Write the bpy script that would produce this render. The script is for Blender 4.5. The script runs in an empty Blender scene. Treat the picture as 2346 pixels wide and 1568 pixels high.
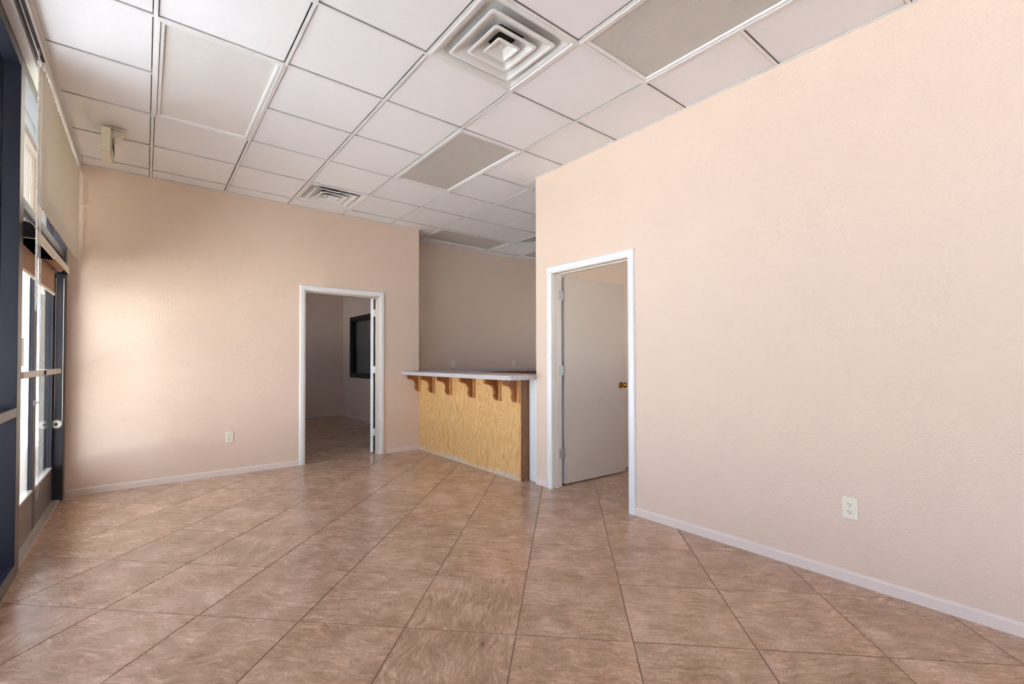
import bpy, math, random
from mathutils import Vector, Matrix
random.seed(7)
C = bpy.context.scene.collection
PI = math.pi

# ------------------------------------------------------------------ camera
CAMZ = 1.1936
YAW, PITCH, ROLL = 0.679551, 0.015421, -0.0021287
FPX, PPX, PPY = 1053.033, 1182.335, 808.476
F = Vector((math.sin(YAW)*math.cos(PITCH), math.cos(YAW)*math.cos(PITCH), math.sin(PITCH)))
R0 = Vector((math.cos(YAW), -math.sin(YAW), 0)); U0 = R0.cross(F)
Rv = R0*math.cos(ROLL)+U0*math.sin(ROLL); Uv = -R0*math.sin(ROLL)+U0*math.cos(ROLL)
cd = bpy.data.cameras.new('camera'); cam = bpy.data.objects.new('camera', cd); C.objects.link(cam)
cd.sensor_width = 36; cd.lens = FPX*36/2346
cd.shift_x = -(PPX-1173)/2346; cd.shift_y = (PPY-784)/2346
cd.clip_start = 0.02; cd.clip_end = 300
M = Matrix((Rv, Uv, -F)).transposed().to_4x4(); M.translation = (0, 0, CAMZ)
cam.matrix_world = M
bpy.context.scene.camera = cam

# ------------------------------------------------------------------ light
SKY_STRENGTH = 3.2
SUN_STRENGTH = 24.0
EXPOSURE = 2.36
vs = bpy.context.scene.view_settings
vs.view_transform = 'Standard'; vs.look = 'None'; vs.gamma = 1; vs.use_curve_mapping = False; vs.exposure = EXPOSURE
w = bpy.data.worlds.new('sky'); bpy.context.scene.world = w; w.use_nodes = True
bg = w.node_tree.nodes['Background']; bg.inputs[0].default_value = (0.86, 0.93, 1.0, 1); bg.inputs[1].default_value = SKY_STRENGTH
sd = bpy.data.lights.new('sun', 'SUN'); sd.energy = SUN_STRENGTH; sd.angle = math.radians(0.6); sd.color = (1.0, .97, .92)
sun = bpy.data.objects.new('sun', sd); C.objects.link(sun)
# high sun over the pavement; the porch roof keeps it out of the room
sun.rotation_euler = Vector((0.05, -0.15, 1.0)).to_track_quat('Z', 'Y').to_euler()

# ------------------------------------------------------------------ materials
def rgb(r, g, b):
    f = lambda c: ((c/255+0.055)/1.055)**2.4 if c/255 > 0.04045 else c/255/12.92
    return (f(r), f(g), f(b), 1)
def mat(name, col, rough=0.6, metal=0.0, spec=0.5, bump=None, vary=None):
    m = bpy.data.materials.new(name); m.use_nodes = True
    nt = m.node_tree; b = nt.nodes['Principled BSDF']
    b.inputs['Base Color'].default_value = col; b.inputs['Roughness'].default_value = rough
    b.inputs['Metallic'].default_value = metal; b.inputs['Specular IOR Level'].default_value = spec
    tc = nt.nodes.new('ShaderNodeNewGeometry')
    if bump:
        sc, st, dist = bump
        n = nt.nodes.new('ShaderNodeTexNoise'); n.inputs['Scale'].default_value = sc; n.inputs['Detail'].default_value = 3
        nt.links.new(tc.outputs['Position'], n.inputs['Vector'])
        bp = nt.nodes.new('ShaderNodeBump'); bp.inputs['Strength'].default_value = st; bp.inputs['Distance'].default_value = dist
        nt.links.new(n.outputs['Fac'], bp.inputs['Height']); nt.links.new(bp.outputs['Normal'], b.inputs['Normal'])
    if vary:
        sc, amt = vary
        n = nt.nodes.new('ShaderNodeTexNoise'); n.inputs['Scale'].default_value = sc; n.inputs['Detail'].default_value = 4
        nt.links.new(tc.outputs['Position'], n.inputs['Vector'])
        mx = nt.nodes.new('ShaderNodeMix'); mx.data_type = 'RGBA'
        mx.inputs[6].default_value = tuple(c*(1-amt) for c in col[:3])+(1,); mx.inputs[7].default_value = tuple(min(1, c*(1+amt)) for c in col[:3])+(1,)
        nt.links.new(n.outputs['Fac'], mx.inputs[0]); nt.links.new(mx.outputs[2], b.inputs['Base Color'])
    return m
WALL = mat('peach_wall_paint', rgb(228, 202, 181), .55, spec=.35, bump=(95, .5, .006), vary=(1.2, .02))
TRIM = mat('white_trim_paint', rgb(232, 230, 228), .35)
BASEB = mat('baseboard_paint', rgb(230, 212, 200), .4)
TILE_C = mat('ceiling_tile_white', rgb(242, 236, 234), .85, bump=(260, .35, .003), vary=(60, .015))
GRID = mat('ceiling_grid_white', rgb(236, 231, 226), .4)
PLENUM = mat('dark_plenum', rgb(70, 62, 56), .9)
LENS = mat('prismatic_lens', rgb(205, 196, 186), .35)
LENSL = mat('pale_lens', rgb(236, 228, 222), .4)  # window light on the first lens is put into its colour
VENT = mat('vent_white', rgb(232, 228, 222), .4)
VENTD = mat('duct_dark', rgb(40, 28, 20), .8)
BRONZE = mat('dark_bronze_aluminium', rgb(26, 25, 36), .3, metal=.15, spec=.6)
ALU = mat('pale_aluminium', rgb(200, 190, 180), .35, metal=.4)
BLIND = mat('cream_vane_fabric', rgb(235, 225, 208), .7)
def translucent(m, amt):
    nt = m.node_tree; b = nt.nodes['Principled BSDF']; o = nt.nodes['Material Output']
    t = nt.nodes.new('ShaderNodeBsdfTranslucent'); t.inputs[0].default_value = b.inputs['Base Color'].default_value
    mx = nt.nodes.new('ShaderNodeMixShader'); mx.inputs[0].default_value = amt
    nt.links.new(b.outputs[0], mx.inputs[1]); nt.links.new(t.outputs[0], mx.inputs[2]); nt.links.new(mx.outputs[0], o.inputs[0])
translucent(BLIND, .22)
SHADE = mat('brown_shade_fabric', rgb(176, 136, 108), .8, vary=(30, .12))
CREAM = mat('cream_plastic', rgb(236, 226, 204), .45)
BLACK = mat('black_plastic', rgb(16, 14, 16), .6)
BRASS = mat('polished_brass', rgb(190, 130, 40), .15, metal=1.0)
CORD = mat('cord_white', rgb(196, 184, 170), .7)
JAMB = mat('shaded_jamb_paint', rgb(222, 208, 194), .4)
STEEL = mat('satin_steel', rgb(200, 196, 190), .35, metal=.7)
DOORP = mat('door_paint', rgb(206, 186, 168), .45, vary=(3, .02))
SLOT = mat('dark_slot', rgb(40, 32, 26), .7)
CONC = mat('sunlit_concrete', rgb(222, 216, 206), .9, vary=(2, .08))
STUCCO = mat('stucco', rgb(205, 196, 184), .9, bump=(60, .6, .01))
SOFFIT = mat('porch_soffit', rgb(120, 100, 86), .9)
DOORFACE = mat('storefront_door_metal', rgb(120, 112, 106), .35, metal=.4)

def prism_bump(m, scale=160):
    nt = m.node_tree; b = nt.nodes['Principled BSDF']; g = nt.nodes.new('ShaderNodeNewGeometry')
    mp = nt.nodes.new('ShaderNodeMapping'); mp.inputs['Rotation'].default_value = (0, 0, PI/4)
    v = nt.nodes.new('ShaderNodeTexWave'); v.inputs['Scale'].default_value = scale/4; v.bands_direction = 'X'
    v2 = nt.nodes.new('ShaderNodeTexWave'); v2.inputs['Scale'].default_value = scale/4; v2.bands_direction = 'Y'
    ad = nt.nodes.new('ShaderNodeMath'); ad.operation = 'ADD'
    bp = nt.nodes.new('ShaderNodeBump'); bp.inputs['Strength'].default_value = .35; bp.inputs['Distance'].default_value = .003
    nt.links.new(g.outputs['Position'], mp.inputs['Vector'])
    for k, n in enumerate((v, v2)):
        nt.links.new(mp.outputs[0], n.inputs['Vector']); nt.links.new(n.outputs['Fac'], ad.inputs[k])
    nt.links.new(ad.outputs[0], bp.inputs['Height']); nt.links.new(bp.outputs['Normal'], b.inputs['Normal'])
prism_bump(LENS); prism_bump(LENSL)

def glass_mat(name, tint=(.86, .9, .93, 1)):
    m = bpy.data.materials.new(name); m.use_nodes = True; nt = m.node_tree; nt.nodes.clear()
    o = nt.nodes.new('ShaderNodeOutputMaterial'); mx = nt.nodes.new('ShaderNodeMixShader'); t = nt.nodes.new('ShaderNodeBsdfTransparent')
    g = nt.nodes.new('ShaderNodeBsdfGlossy'); f = nt.nodes.new('ShaderNodeFresnel'); 
    ge = nt.nodes.new('ShaderNodeNewGeometry'); ir = nt.nodes.new('ShaderNodeMapRange'); ir.inputs[3].default_value = 1.5; ir.inputs[4].default_value = 1/1.5
    nt.links.new(ge.outputs['Backfacing'], ir.inputs[0]); nt.links.new(ir.outputs[0], f.inputs['IOR'])   # same reflectance from both faces of the thin pane
    t.inputs['Color'].default_value = tint; g.inputs['Roughness'].default_value = 0.0
    nt.links.new(f.outputs[0], mx.inputs[0]); nt.links.new(t.outputs[0], mx.inputs[1]); nt.links.new(g.outputs[0], mx.inputs[2])
    nt.links.new(mx.outputs[0], o.inputs[0]); return m
GLASS = glass_mat('window_glass', (.63, .67, .71, 1))
TINT = glass_mat('tinted_window_glass', (.435, .475, .53, 1))

def oak_mat(name, dark, light, sx=1.0):
    m = bpy.data.materials.new(name); m.use_nodes = True; nt = m.node_tree; b = nt.nodes['Principled BSDF']; L = nt.links.new
    g = nt.nodes.new('ShaderNodeNewGeometry'); mp = nt.nodes.new('ShaderNodeMapping'); mp.inputs['Scale'].default_value = (1, 1, .16)
    L(g.outputs['Position'], mp.inputs['Vector'])
    n = nt.nodes.new('ShaderNodeTexNoise'); n.inputs['Scale'].default_value = 5.0*sx; n.inputs['Detail'].default_value = 2; n.inputs['Distortion'].default_value = .6
    L(mp.outputs[0], n.inputs['Vector'])
    mu = nt.nodes.new('ShaderNodeMath'); mu.operation = 'MULTIPLY'; mu.inputs[1].default_value = 26
    L(n.outputs['Fac'], mu.inputs[0])
    fr = nt.nodes.new('ShaderNodeMath'); fr.operation = 'PINGPONG'; fr.inputs[1].default_value = .5; L(mu.outputs[0], fr.inputs[0])
    mp2 = nt.nodes.new('ShaderNodeMapping'); mp2.inputs['Scale'].default_value = (1, 1, .045); L(g.outputs['Position'], mp2.inputs['Vector'])
    n2 = nt.nodes.new('ShaderNodeTexNoise'); n2.inputs['Scale'].default_value = 220; n2.inputs['Detail'].default_value = 2; L(mp2.outputs[0], n2.inputs['Vector'])
    ad = nt.nodes.new('ShaderNodeMath'); ad.operation = 'ADD'; L(fr.outputs[0], ad.inputs[0]); L(n2.outputs['Fac'], ad.inputs[1])
    cr = nt.nodes.new('ShaderNodeValToRGB'); cr.color_ramp.elements[0].position = .42; cr.color_ramp.elements[0].color = dark
    cr.color_ramp.elements[1].position = .95; cr.color_ramp.elements[1].color = light
    L(ad.outputs[0], cr.inputs[0]); L(cr.outputs[0], b.inputs['Base Color']); b.inputs['Roughness'].default_value = .42
    return m
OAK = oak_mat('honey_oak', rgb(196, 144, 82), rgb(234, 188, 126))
OAKD = oak_mat('brown_oak', rgb(120, 62, 22), rgb(172, 104, 52), 1.6)  # bracket sides' shade is put into this brown; back cabinets share it
OAKM = oak_mat('plate_oak', rgb(168, 112, 60), rgb(212, 156, 98), 1.6)  # window light on the backplates is put into this paler oak
OAKE = oak_mat('end_oak', rgb(116, 76, 46), rgb(156, 110, 74), 2.2)  # counter oak darkened: shade on the near end put into the colour

def laminate_mat():
    m = bpy.data.materials.new('speckled_laminate'); m.use_nodes = True; nt = m.node_tree; b = nt.nodes['Principled BSDF']; L = nt.links.new
    g = nt.nodes.new('ShaderNodeNewGeometry'); n = nt.nodes.new('ShaderNodeTexNoise'); n.inputs['Scale'].default_value = 130; n.inputs['Detail'].default_value = 3
    L(g.outputs['Position'], n.inputs['Vector']); cr = nt.nodes.new('ShaderNodeValToRGB')
    e = cr.color_ramp.elements; e[0].position = .38; e[0].color = rgb(150, 140, 145); e[1].position = .56; e[1].color = rgb(216, 208, 206)
    L(n.outputs['Fac'], cr.inputs[0]); L(cr.outputs[0], b.inputs['Base Color']); b.inputs['Roughness'].default_value = .3
    return m
LAM = laminate_mat()

def floor_mat():
    m = bpy.data.materials.new('travertine_look_porcelain'); m.use_nodes = True; nt = m.node_tree; b = nt.nodes['Principled BSDF']; L = nt.links.new
    N = nt.nodes.new
    tc = N('ShaderNodeTexCoord'); oi = N('ShaderNodeObjectInfo')
    mul = N('ShaderNodeMath'); mul.operation = 'MULTIPLY'; mul.inputs[1].default_value = 37.0; L(oi.outputs['Random'], mul.inputs[0])
    mul2 = N('ShaderNodeMath'); mul2.operation = 'MULTIPLY'; mul2.inputs[1].default_value = 91.0; L(oi.outputs['Random'], mul2.inputs[0])
    cb = N('ShaderNodeCombineXYZ'); L(mul.outputs[0], cb.inputs[0]); L(mul2.outputs[0], cb.inputs[1]); L(mul.outputs[0], cb.inputs[2])
    va = N('ShaderNodeVectorMath'); va.operation = 'ADD'; L(tc.outputs['Object'], va.inputs[0]); L(cb.outputs[0], va.inputs[1])
    # slow warp that bends the veins
    w1 = N('ShaderNodeTexNoise'); w1.inputs['Scale'].default_value = 4.2; w1.inputs['Detail'].default_value = 2; L(va.outputs[0], w1.inputs['Vector'])
    ws = N('ShaderNodeVectorMath'); ws.operation = 'SCALE'; ws.inputs['Scale'].default_value = .20; L(w1.outputs['Color'], ws.inputs[0])
    v2 = N('ShaderNodeVectorMath'); v2.operation = 'ADD'; L(va.outputs[0], v2.inputs[0]); L(ws.outputs[0], v2.inputs[1])
    mp = N('ShaderNodeMapping'); mp.inputs['Scale'].default_value = (17.0, 3.0, 3.0); L(v2.outputs[0], mp.inputs['Vector'])
    n1 = N('ShaderNodeTexNoise'); n1.inputs['Scale'].default_value = 3.0; n1.inputs['Detail'].default_value = 9; n1.inputs['Roughness'].default_value = .80; n1.inputs['Distortion'].default_value = .35
    L(mp.outputs[0], n1.inputs['Vector'])
    cr = N('ShaderNodeValToRGB'); e = cr.color_ramp.elements
    e[0].position = .28; e[0].color = rgb(118, 90, 74); e[1].position = .70; e[1].color = rgb(212, 187, 166)
    a = cr.color_ramp.elements.new(.46); a.color = rgb(164, 134, 114); a = cr.color_ramp.elements.new(.56); a.color = rgb(177, 147, 126)
    L(n1.outputs['Fac'], cr.inputs[0])
    # pale mineral patches
    n2 = N('ShaderNodeTexNoise'); n2.inputs['Scale'].default_value = 4.5; n2.inputs['Detail'].default_value = 5; L(v2.outputs[0], n2.inputs['Vector'])
    r2 = N('ShaderNodeMapRange'); r2.inputs[1].default_value = .52; r2.inputs[2].default_value = .72; r2.inputs[4].default_value = .5; L(n2.outputs['Fac'], r2.inputs[0])
    mx = N('ShaderNodeMix'); mx.data_type = 'RGBA'; mx.inputs[7].default_value = rgb(190, 166, 152); L(r2.outputs[0], mx.inputs[0]); L(cr.outputs[0], mx.inputs[6])
    # thin wavy dark veins
    mp3 = N('ShaderNodeMapping'); mp3.inputs['Scale'].default_value = (9, 1.6, 1); L(v2.outputs[0], mp3.inputs['Vector'])
    n3 = N('ShaderNodeTexNoise'); n3.inputs['Scale'].default_value = 3; n3.inputs['Detail'].default_value = 3; L(mp3.outputs[0], n3.inputs['Vector'])
    m3 = N('ShaderNodeMath'); m3.operation = 'MULTIPLY'; m3.inputs[1].default_value = 14; L(n3.outputs['Fac'], m3.inputs[0])
    p3 = N('ShaderNodeMath'); p3.operation = 'PINGPONG'; p3.inputs[1].default_value = .5; L(m3.outputs[0], p3.inputs[0])
    r3 = N('ShaderNodeMapRange'); r3.inputs[1].default_value = .0; r3.inputs[2].default_value = .14; r3.inputs[3].default_value = .18; r3.inputs[4].default_value = 0; L(p3.outputs[0], r3.inputs[0])
    mx3 = N('ShaderNodeMix'); mx3.data_type = 'RGBA'; mx3.inputs[7].default_value = rgb(120, 84, 64); L(r3.outputs[0], mx3.inputs[0]); L(mx.outputs[2], mx3.inputs[6])
    # tile-to-tile tone
    mr = N('ShaderNodeMapRange'); mr.inputs[3].default_value = 1.18; mr.inputs[4].default_value = 1.36; L(oi.outputs['Random'], mr.inputs[0])
    vm = N('ShaderNodeVectorMath'); vm.operation = 'SCALE'; L(mx3.outputs[2], vm.inputs[0]); L(mr.outputs[0], vm.inputs['Scale'])
    n5 = N('ShaderNodeTexNoise'); n5.inputs['Scale'].default_value = 5.5; n5.inputs['Detail'].default_value = 6; n5.inputs['Roughness'].default_value = .65; L(va.outputs[0], n5.inputs['Vector'])
    c5 = N('ShaderNodeValToRGB'); e5 = c5.color_ramp.elements; e5[0].position = .36; e5[0].color = (.84, .80, .72, 1); e5[1].position = .62; e5[1].color = (1.10, 1.08, 1.08, 1)
    L(n5.outputs['Fac'], c5.inputs[0]); v5 = N('ShaderNodeVectorMath'); v5.operation = 'MULTIPLY'; L(vm.outputs[0], v5.inputs[0]); L(c5.outputs[0], v5.inputs[1])
    n6 = N('ShaderNodeTexNoise'); n6.inputs['Scale'].default_value = 90; n6.inputs['Detail'].default_value = 3; L(va.outputs[0], n6.inputs['Vector'])
    r6 = N('ShaderNodeMapRange'); r6.inputs[1].default_value = .3; r6.inputs[2].default_value = .7; r6.inputs[3].default_value = .88; r6.inputs[4].default_value = 1.12; L(n6.outputs['Fac'], r6.inputs[0])
    v6 = N('ShaderNodeVectorMath'); v6.operation = 'SCALE'; L(v5.outputs[0], v6.inputs[0]); L(r6.outputs[0], v6.inputs['Scale'])
    L(v6.outputs[0], b.inputs['Base Color'])
    rr = N('ShaderNodeMapRange'); rr.inputs[3].default_value = .16; rr.inputs[4].default_value = .30; L(n1.outputs['Fac'], rr.inputs[0]); L(rr.outputs[0], b.inputs['Roughness'])
    bp = N('ShaderNodeBump'); bp.inputs['Strength'].default_value = .10; bp.inputs['Distance'].default_value = .002
    L(n1.outputs['Fac'], bp.inputs['Height']); L(bp.outputs['Normal'], b.inputs['Normal'])
    return m
FLOORT = floor_mat()
GROUT = mat('grout', rgb(168, 140, 120), .8)

# ------------------------------------------------------------------ mesh helpers
class MB:
    def __init__(s): s.v = []; s.f = []
    def box(s, x0, x1, y0, y1, z0, z1, T=None):
        n = len(s.v)
        p = [(x, y, z) for z in (z0, z1) for y in (y0, y1) for x in (x0, x1)]
        if T: p = [tuple(T @ Vector(q)) for q in p]
        s.v += p
        s.f += [tuple(n+i for i in q) for q in ((0, 2, 3, 1), (4, 5, 7, 6), (0, 1, 5, 4), (2, 6, 7, 3), (0, 4, 6, 2), (1, 3, 7, 5))]
        return s
    def bbox(s, x0, x1, y0, y1, z0, z1, b=.002, T=None):
        """box with chamfered edges"""
        n = len(s.v); X = (x0, x1); Y = (y0, y1); Z = (z0, z1); ids = {}
        sg = (1, -1)
        for i in (0, 1):
            for j in (0, 1):
                for k in (0, 1):
                    for a in range(3):
                        p = [X[i], Y[j], Z[k]]
                        for q in range(3):
                            if q != a: p[q] += b*sg[(i, j, k)[q]]
                        ids[(i, j, k, a)] = len(s.v); s.v.append(tuple(T @ Vector(p)) if T else tuple(p))
        I = ids
        for a in range(3):
            b1, b2 = (a+1) % 3, (a+2) % 3
            for sd_ in (0, 1):
                q = []
                for (u, v_) in ((0, 0), (1, 0), (1, 1), (0, 1)):
                    c = [0, 0, 0]; c[a] = sd_; c[b1] = u; c[b2] = v_; q.append(I[(*c, a)])
                s.f.append(tuple(q if sd_ else q[::-1]))
        for a in range(3):
            b1, b2 = (a+1) % 3, (a+2) % 3
            for u in (0, 1):
                for v_ in (0, 1):
                    c0 = [0, 0, 0]; c0[b1] = u; c0[b2] = v_; c1 = list(c0); c1[a] = 1
                    q = [I[(*c0, b1)], I[(*c1, b1)], I[(*c1, b2)], I[(*c0, b2)]]
                    s.f.append(tuple(q if u != v_ else q[::-1]))
        for i in (0, 1):
            for j in (0, 1):
                for k in (0, 1):
                    q = [I[(i, j, k, 0)], I[(i, j, k, 1)], I[(i, j, k, 2)]]
                    s.f.append(tuple(q if (i+j+k) % 2 else q[::-1]))
        return s
    def prism(s, pts, z0, z1, axis='z', T=None):
        """extrude outline; axis z: pts=(x,y); y: pts=(x,z); x: pts=(y,z)"""
        n = len(s.v); m = len(pts)
        def P(p, t):
            q = (p[0], p[1], t) if axis == 'z' else (p[0], t, p[1]) if axis == 'y' else (t, p[0], p[1])
            return tuple(T @ Vector(q)) if T else q
        s.v += [P(p, z0) for p in pts]+[P(p, z1) for p in pts]
        s.f.append(tuple(range(n+m-1, n-1, -1))); s.f.append(tuple(range(n+m, n+2*m)))
        for i in range(m):
            j = (i+1) % m; s.f.append((n+i, n+j, n+m+j, n+m+i))
        return s
    def loft(s, rings, cap0=False, cap1=False):
        n = len(s.v); m = len(rings[0])
        for r in rings: s.v += [tuple(p) for p in r]
        for k in range(len(rings)-1):
            for i in range(m):
                j = (i+1) % m; a = n+k*m
                s.f.append((a+i, a+j, a+m+j, a+m+i))
        if cap0: s.f.append(tuple(range(n+m-1, n-1, -1)))
        if cap1: s.f.append(tuple(range(n+(len(rings)-1)*m, n+len(rings)*m)))
        return s
    def cyl(s, p0, p1, r, seg=14, r1=None):
        p0 = Vector(p0); p1 = Vector(p1); d = (p1-p0).normalized(); a = d.orthogonal().normalized(); b = d.cross(a)
        r1 = r if r1 is None else r1
        return s.loft([[p+(a*math.cos(t)+b*math.sin(t))*rr for t in [2*PI*i/seg for i in range(seg)]] for p, rr in ((p0, r), (p1, r1))], True, True)
    def tube(s, pts, r, seg=8):
        pts = [Vector(p) for p in pts]; rings = []
        for i, p in enumerate(pts):
            d = (pts[min(i+1, len(pts)-1)]-pts[max(i-1, 0)]).normalized()
            a = d.cross(Vector((0.31, .95, .05))).normalized(); b = d.cross(a)
            rings.append([p+(a*math.cos(2*PI*k/seg)+b*math.sin(2*PI*k/seg))*r for k in range(seg)])
        return s.loft(rings, True, True)
    def lathe(s, org, axis, prof, seg=20):
        org = Vector(org); d = Vector(axis).normalized(); a = d.orthogonal().normalized(); b = d.cross(a)
        return s.loft([[org+d*h+(a*math.cos(2*PI*k/seg)+b*math.sin(2*PI*k/seg))*max(r, 1e-4) for k in range(seg)] for r, h in prof], True, True)
    def obj(s, name, m, parent=None, smooth=False, kind=None):
        me = bpy.data.meshes.new(name); me.from_pydata(s.v, [], s.f); me.validate(); me.update()
        import bmesh
        bm = bmesh.new(); bm.from_mesh(me); bmesh.ops.recalc_face_normals(bm, faces=bm.faces); bm.to_mesh(me); bm.free()
        if m: me.materials.append(m)
        if smooth:
            for p in me.polygons: p.use_smooth = True
        o = bpy.data.objects.new(name, me); C.objects.link(o)
        if parent: o.parent = parent; o.matrix_parent_inverse = parent_inv(parent)
        if kind: o['kind'] = kind
        return o
def parent_inv(p):
    m = Matrix.Identity(4); q = p; chain = []
    while q: chain.append(q); q = q.parent
    for q in reversed(chain): m = m @ q.matrix_parent_inverse @ Matrix.LocRotScale(q.location, q.rotation_euler, q.scale)
    return m.inverted()
def empty(name, loc, rz=0, kind=None, **props):
    o = bpy.data.objects.new(name, None); C.objects.link(o); o.location = loc; o.rotation_euler = (0, 0, rz); o.empty_display_size = .1
    if kind: o['kind'] = kind
    for k, v in props.items(): o[k] = v
    return o
def tag(o, label, cat, group=None):
    o['label'] = label; o['category'] = cat
    if group: o['group'] = group
    return o
def setkind(o, k): o['kind'] = k; return o

# ------------------------------------------------------------------ key dimensions (floor z = 0)
H = 2.9518; G = .6096; OX, OY = .0302, 2.9627
XW = -.545            # inner face of storefront frame
XB, YB = 2.94, 3.33   # right wall face and its far end
YA, XA = 5.621, 2.862 # back wall face and its end
YC = 6.20             # wall behind the counter
YN = -6.1             # wall behind the camera
T = .12

# ------------------------------------------------------------------ floor
sub = MB(); sub.box(-.75, 7.2, YN-.12, 10.3, -.08, -.004)
floor = setkind(sub.obj('floor', GROUT), 'structure')
P = .4985; S2 = math.sqrt(.5)
U_0, V_0 = 2.003, .283     # a tile corner in the diagonal grid (u=(x+y)/r2, v=(x-y)/r2)
def clip(poly, x0, x1, y0, y1):
    for ax, lim, sg in ((0, x0, 1), (0, x1, -1), (1, y0, 1), (1, y1, -1)):
        out = []
        for i in range(len(poly)):
            a, b = poly[i], poly[(i+1) % len(poly)]
            ia, ib = sg*(a[ax]-lim) >= 0, sg*(b[ax]-lim) >= 0
            if ia: out.append(a)
            if ia != ib:
                t = (lim-a[ax])/(b[ax]-a[ax]); out.append((a[0]+t*(b[0]-a[0]), a[1]+t*(b[1]-a[1])))
        poly = out
        if len(poly) < 3: return []
    return poly
def area(p): return abs(sum(p[i][0]*p[(i+1) % len(p)][1]-p[(i+1) % len(p)][0]*p[i][1] for i in range(len(p))))/2
gap = .0027; hs = P/2-gap
def tile_mesh(pts):
    # pts local; chamfer the top edge by shrinking slightly
    cx = sum(p[0] for p in pts)/len(pts); cy = sum(p[1] for p in pts)/len(pts)
    mb = MB(); k = .994
    ring = lambda s_, z: [(cx+(p[0]-cx)*s_, cy+(p[1]-cy)*s_, z) for p in pts]
    mb.loft([ring(1, -.0039), ring(1, -.0010), ring(k, 0)], True, True)
    return mb
full = None; far_mb = MB()
def wave_world(u, v): return ((u+v)*S2, (u-v)*S2)
regions = [(-.60, XB, YN, YA), (XB, 6.9, -1.0, YC), (.30, 3.34, YA, 10.1)]
n_t = 0
for i in range(-20, 34):
    for j in range(-30, 26):
        cu, cv = U_0+(i+.5)*P, V_0+(j+.5)*P
        cx, cy = wave_world(cu, cv)
        if not (-1.1 < cx < 7.4 and YN-.5 < cy < 10.6): continue
        sq = [(cx+a*hs*S2+b*hs*S2, cy+a*hs*S2-b*hs*S2) for a, b in ((-1, -1), (1, -1), (1, 1), (-1, 1))]
        far = cx > 4.6 or (cy > 7.4) or cy < -1.2 or (cx > 3.2 and cy < 2.0)
        for ri, (x0, x1, y0, y1) in enumerate(regions):
            g = clip(sq, x0, x1, y0, y1)
            if len(g) < 3 or area(g) < 2e-4: continue
            whole = area(g) > .999*area(sq)
            if far:
                n = len(far_mb.v); far_mb.v += [(p[0], p[1], 0) for p in g]; far_mb.f.append(tuple(range(n, n+len(g)))); continue
            loc = Vector((cx, cy, 0)); rz = random.choice((0, 0, 0, PI))+PI/4
            if random.random() < .07: rz += PI/2
            Ri = Matrix.Rotation(-rz, 3, 'Z')
            lp = [tuple((Ri @ (Vector((p[0], p[1], 0))-loc))[:2]) for p in g]
            if whole and full:
                o = bpy.data.objects.new('floor_tile', full)
                C.objects.link(o)
            else:
                o = tile_mesh(lp).obj('floor_tile', FLOORT)
                if whole: full = o.data
            o.location = loc; o.rotation_euler = (0, 0, rz); o.parent = floor; n_t += 1
o = far_mb.obj('floor_tile_field', FLOORT, floor); o['kind'] = 'stuff'
print('floor tiles', n_t)

# ------------------------------------------------------------------ walls
def wall_with_opening(name, axis, a0, a1, c0, c1, o0=None, o1=None, oz=2.02, top=H+.05, parent=None):
    mb = MB()
    def b(p0, p1, z0, z1):
        if axis == 'x': mb.box(p0, p1, c0, c1, z0, z1)
        else: mb.box(c0, c1, p0, p1, z0, z1)
    if o0 is None: b(a0, a1, -.05, top)
    else: b(a0, o0, -.05, top); b(o1, a1, -.05, top); b(o0, o1, oz, top)
    return setkind(mb.obj(name, WALL, parent), 'structure')
DA0, DA1, DZ = 1.418, 2.326, 2.012       # rough opening, back wall
DB0, DB1 = 2.228, 3.122
wall_with_opening('wall_back', 'x', XW-.11, XA, YA, YA+T, DA0, DA1, DZ)
wall_with_opening('wall_right', 'y', YN, YB, XB, XB+T, DB0, DB1, DZ)
wall_with_opening('wall_partition', 'y', YA+T, YC+T, XA-T, XA)
wall_with_opening('wall_kitchen', 'x', XA, 7.0, YC, YC+T)
wall_with_opening('wall_near', 'x', XW-.11, 3.06, YN-T, YN)
wall_with_opening('wall_return', 'x', XB+T, 7.0, YB-T, YB)


wall_with_opening('wall_room_back', 'x', .18, 3.46, 10.1, 10.22)
def wall_fill_window(name, axis, a0, a1, c0, c1, o0, o1, z0, z1, num, gl=None):
    mb = MB()
    def b(p0, p1, q0, q1):
        if axis == 'x': mb.box(p0, p1, c0, c1, q0, q1)
        else: mb.box(c0, c1, p0, p1, q0, q1)
    b(a0, o0, -.05, H+.05); b(o1, a1, -.05, H+.05); b(o0, o1, -.05, z0); b(o0, o1, z1, H+.05)
    setkind(mb.obj(name, WALL), 'structure')
    c = (c0+c1)/2; r = empty(num, (c, (o0+o1)/2, z0) if axis == 'y' else ((o0+o1)/2, c, z0), kind='structure')
    g = MB().box(c-.003, c+.003, o0, o1, z0, z1) if axis == 'y' else MB().box(o0, o1, c-.003, c+.003, z0, z1)
    g.obj('window_pane', gl or TINT, r)
    f = MB()
    for p0, p1, q0, q1 in ((o0, o0+.05, z0, z1), (o1-.05, o1, z0, z1), (o0+.05, o1-.05, z0, z0+.05), (o0+.05, o1-.05, z1-.05, z1)):
        if axis == 'y': f.box(c-.03, c+.03, p0, p1, q0, q1)
        else: f.box(p0, p1, c-.03, c+.03, q0, q1)
    f.obj('window_frame', BRONZE, r)
wall_fill_window('wall_room_left', 'y', YA+T, 10.1, .18, .30, 7.5, 9.0, 1.0, 2.1, 'window_3')  # unseen window, added to lift the dark room
wall_fill_window('wall_far_right', 'y', -1.12, YC+T, 7.0, 7.12, 4.2, 5.2, .9, 1.9, 'window_5')  # unseen window, added to brighten the counter bay
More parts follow.
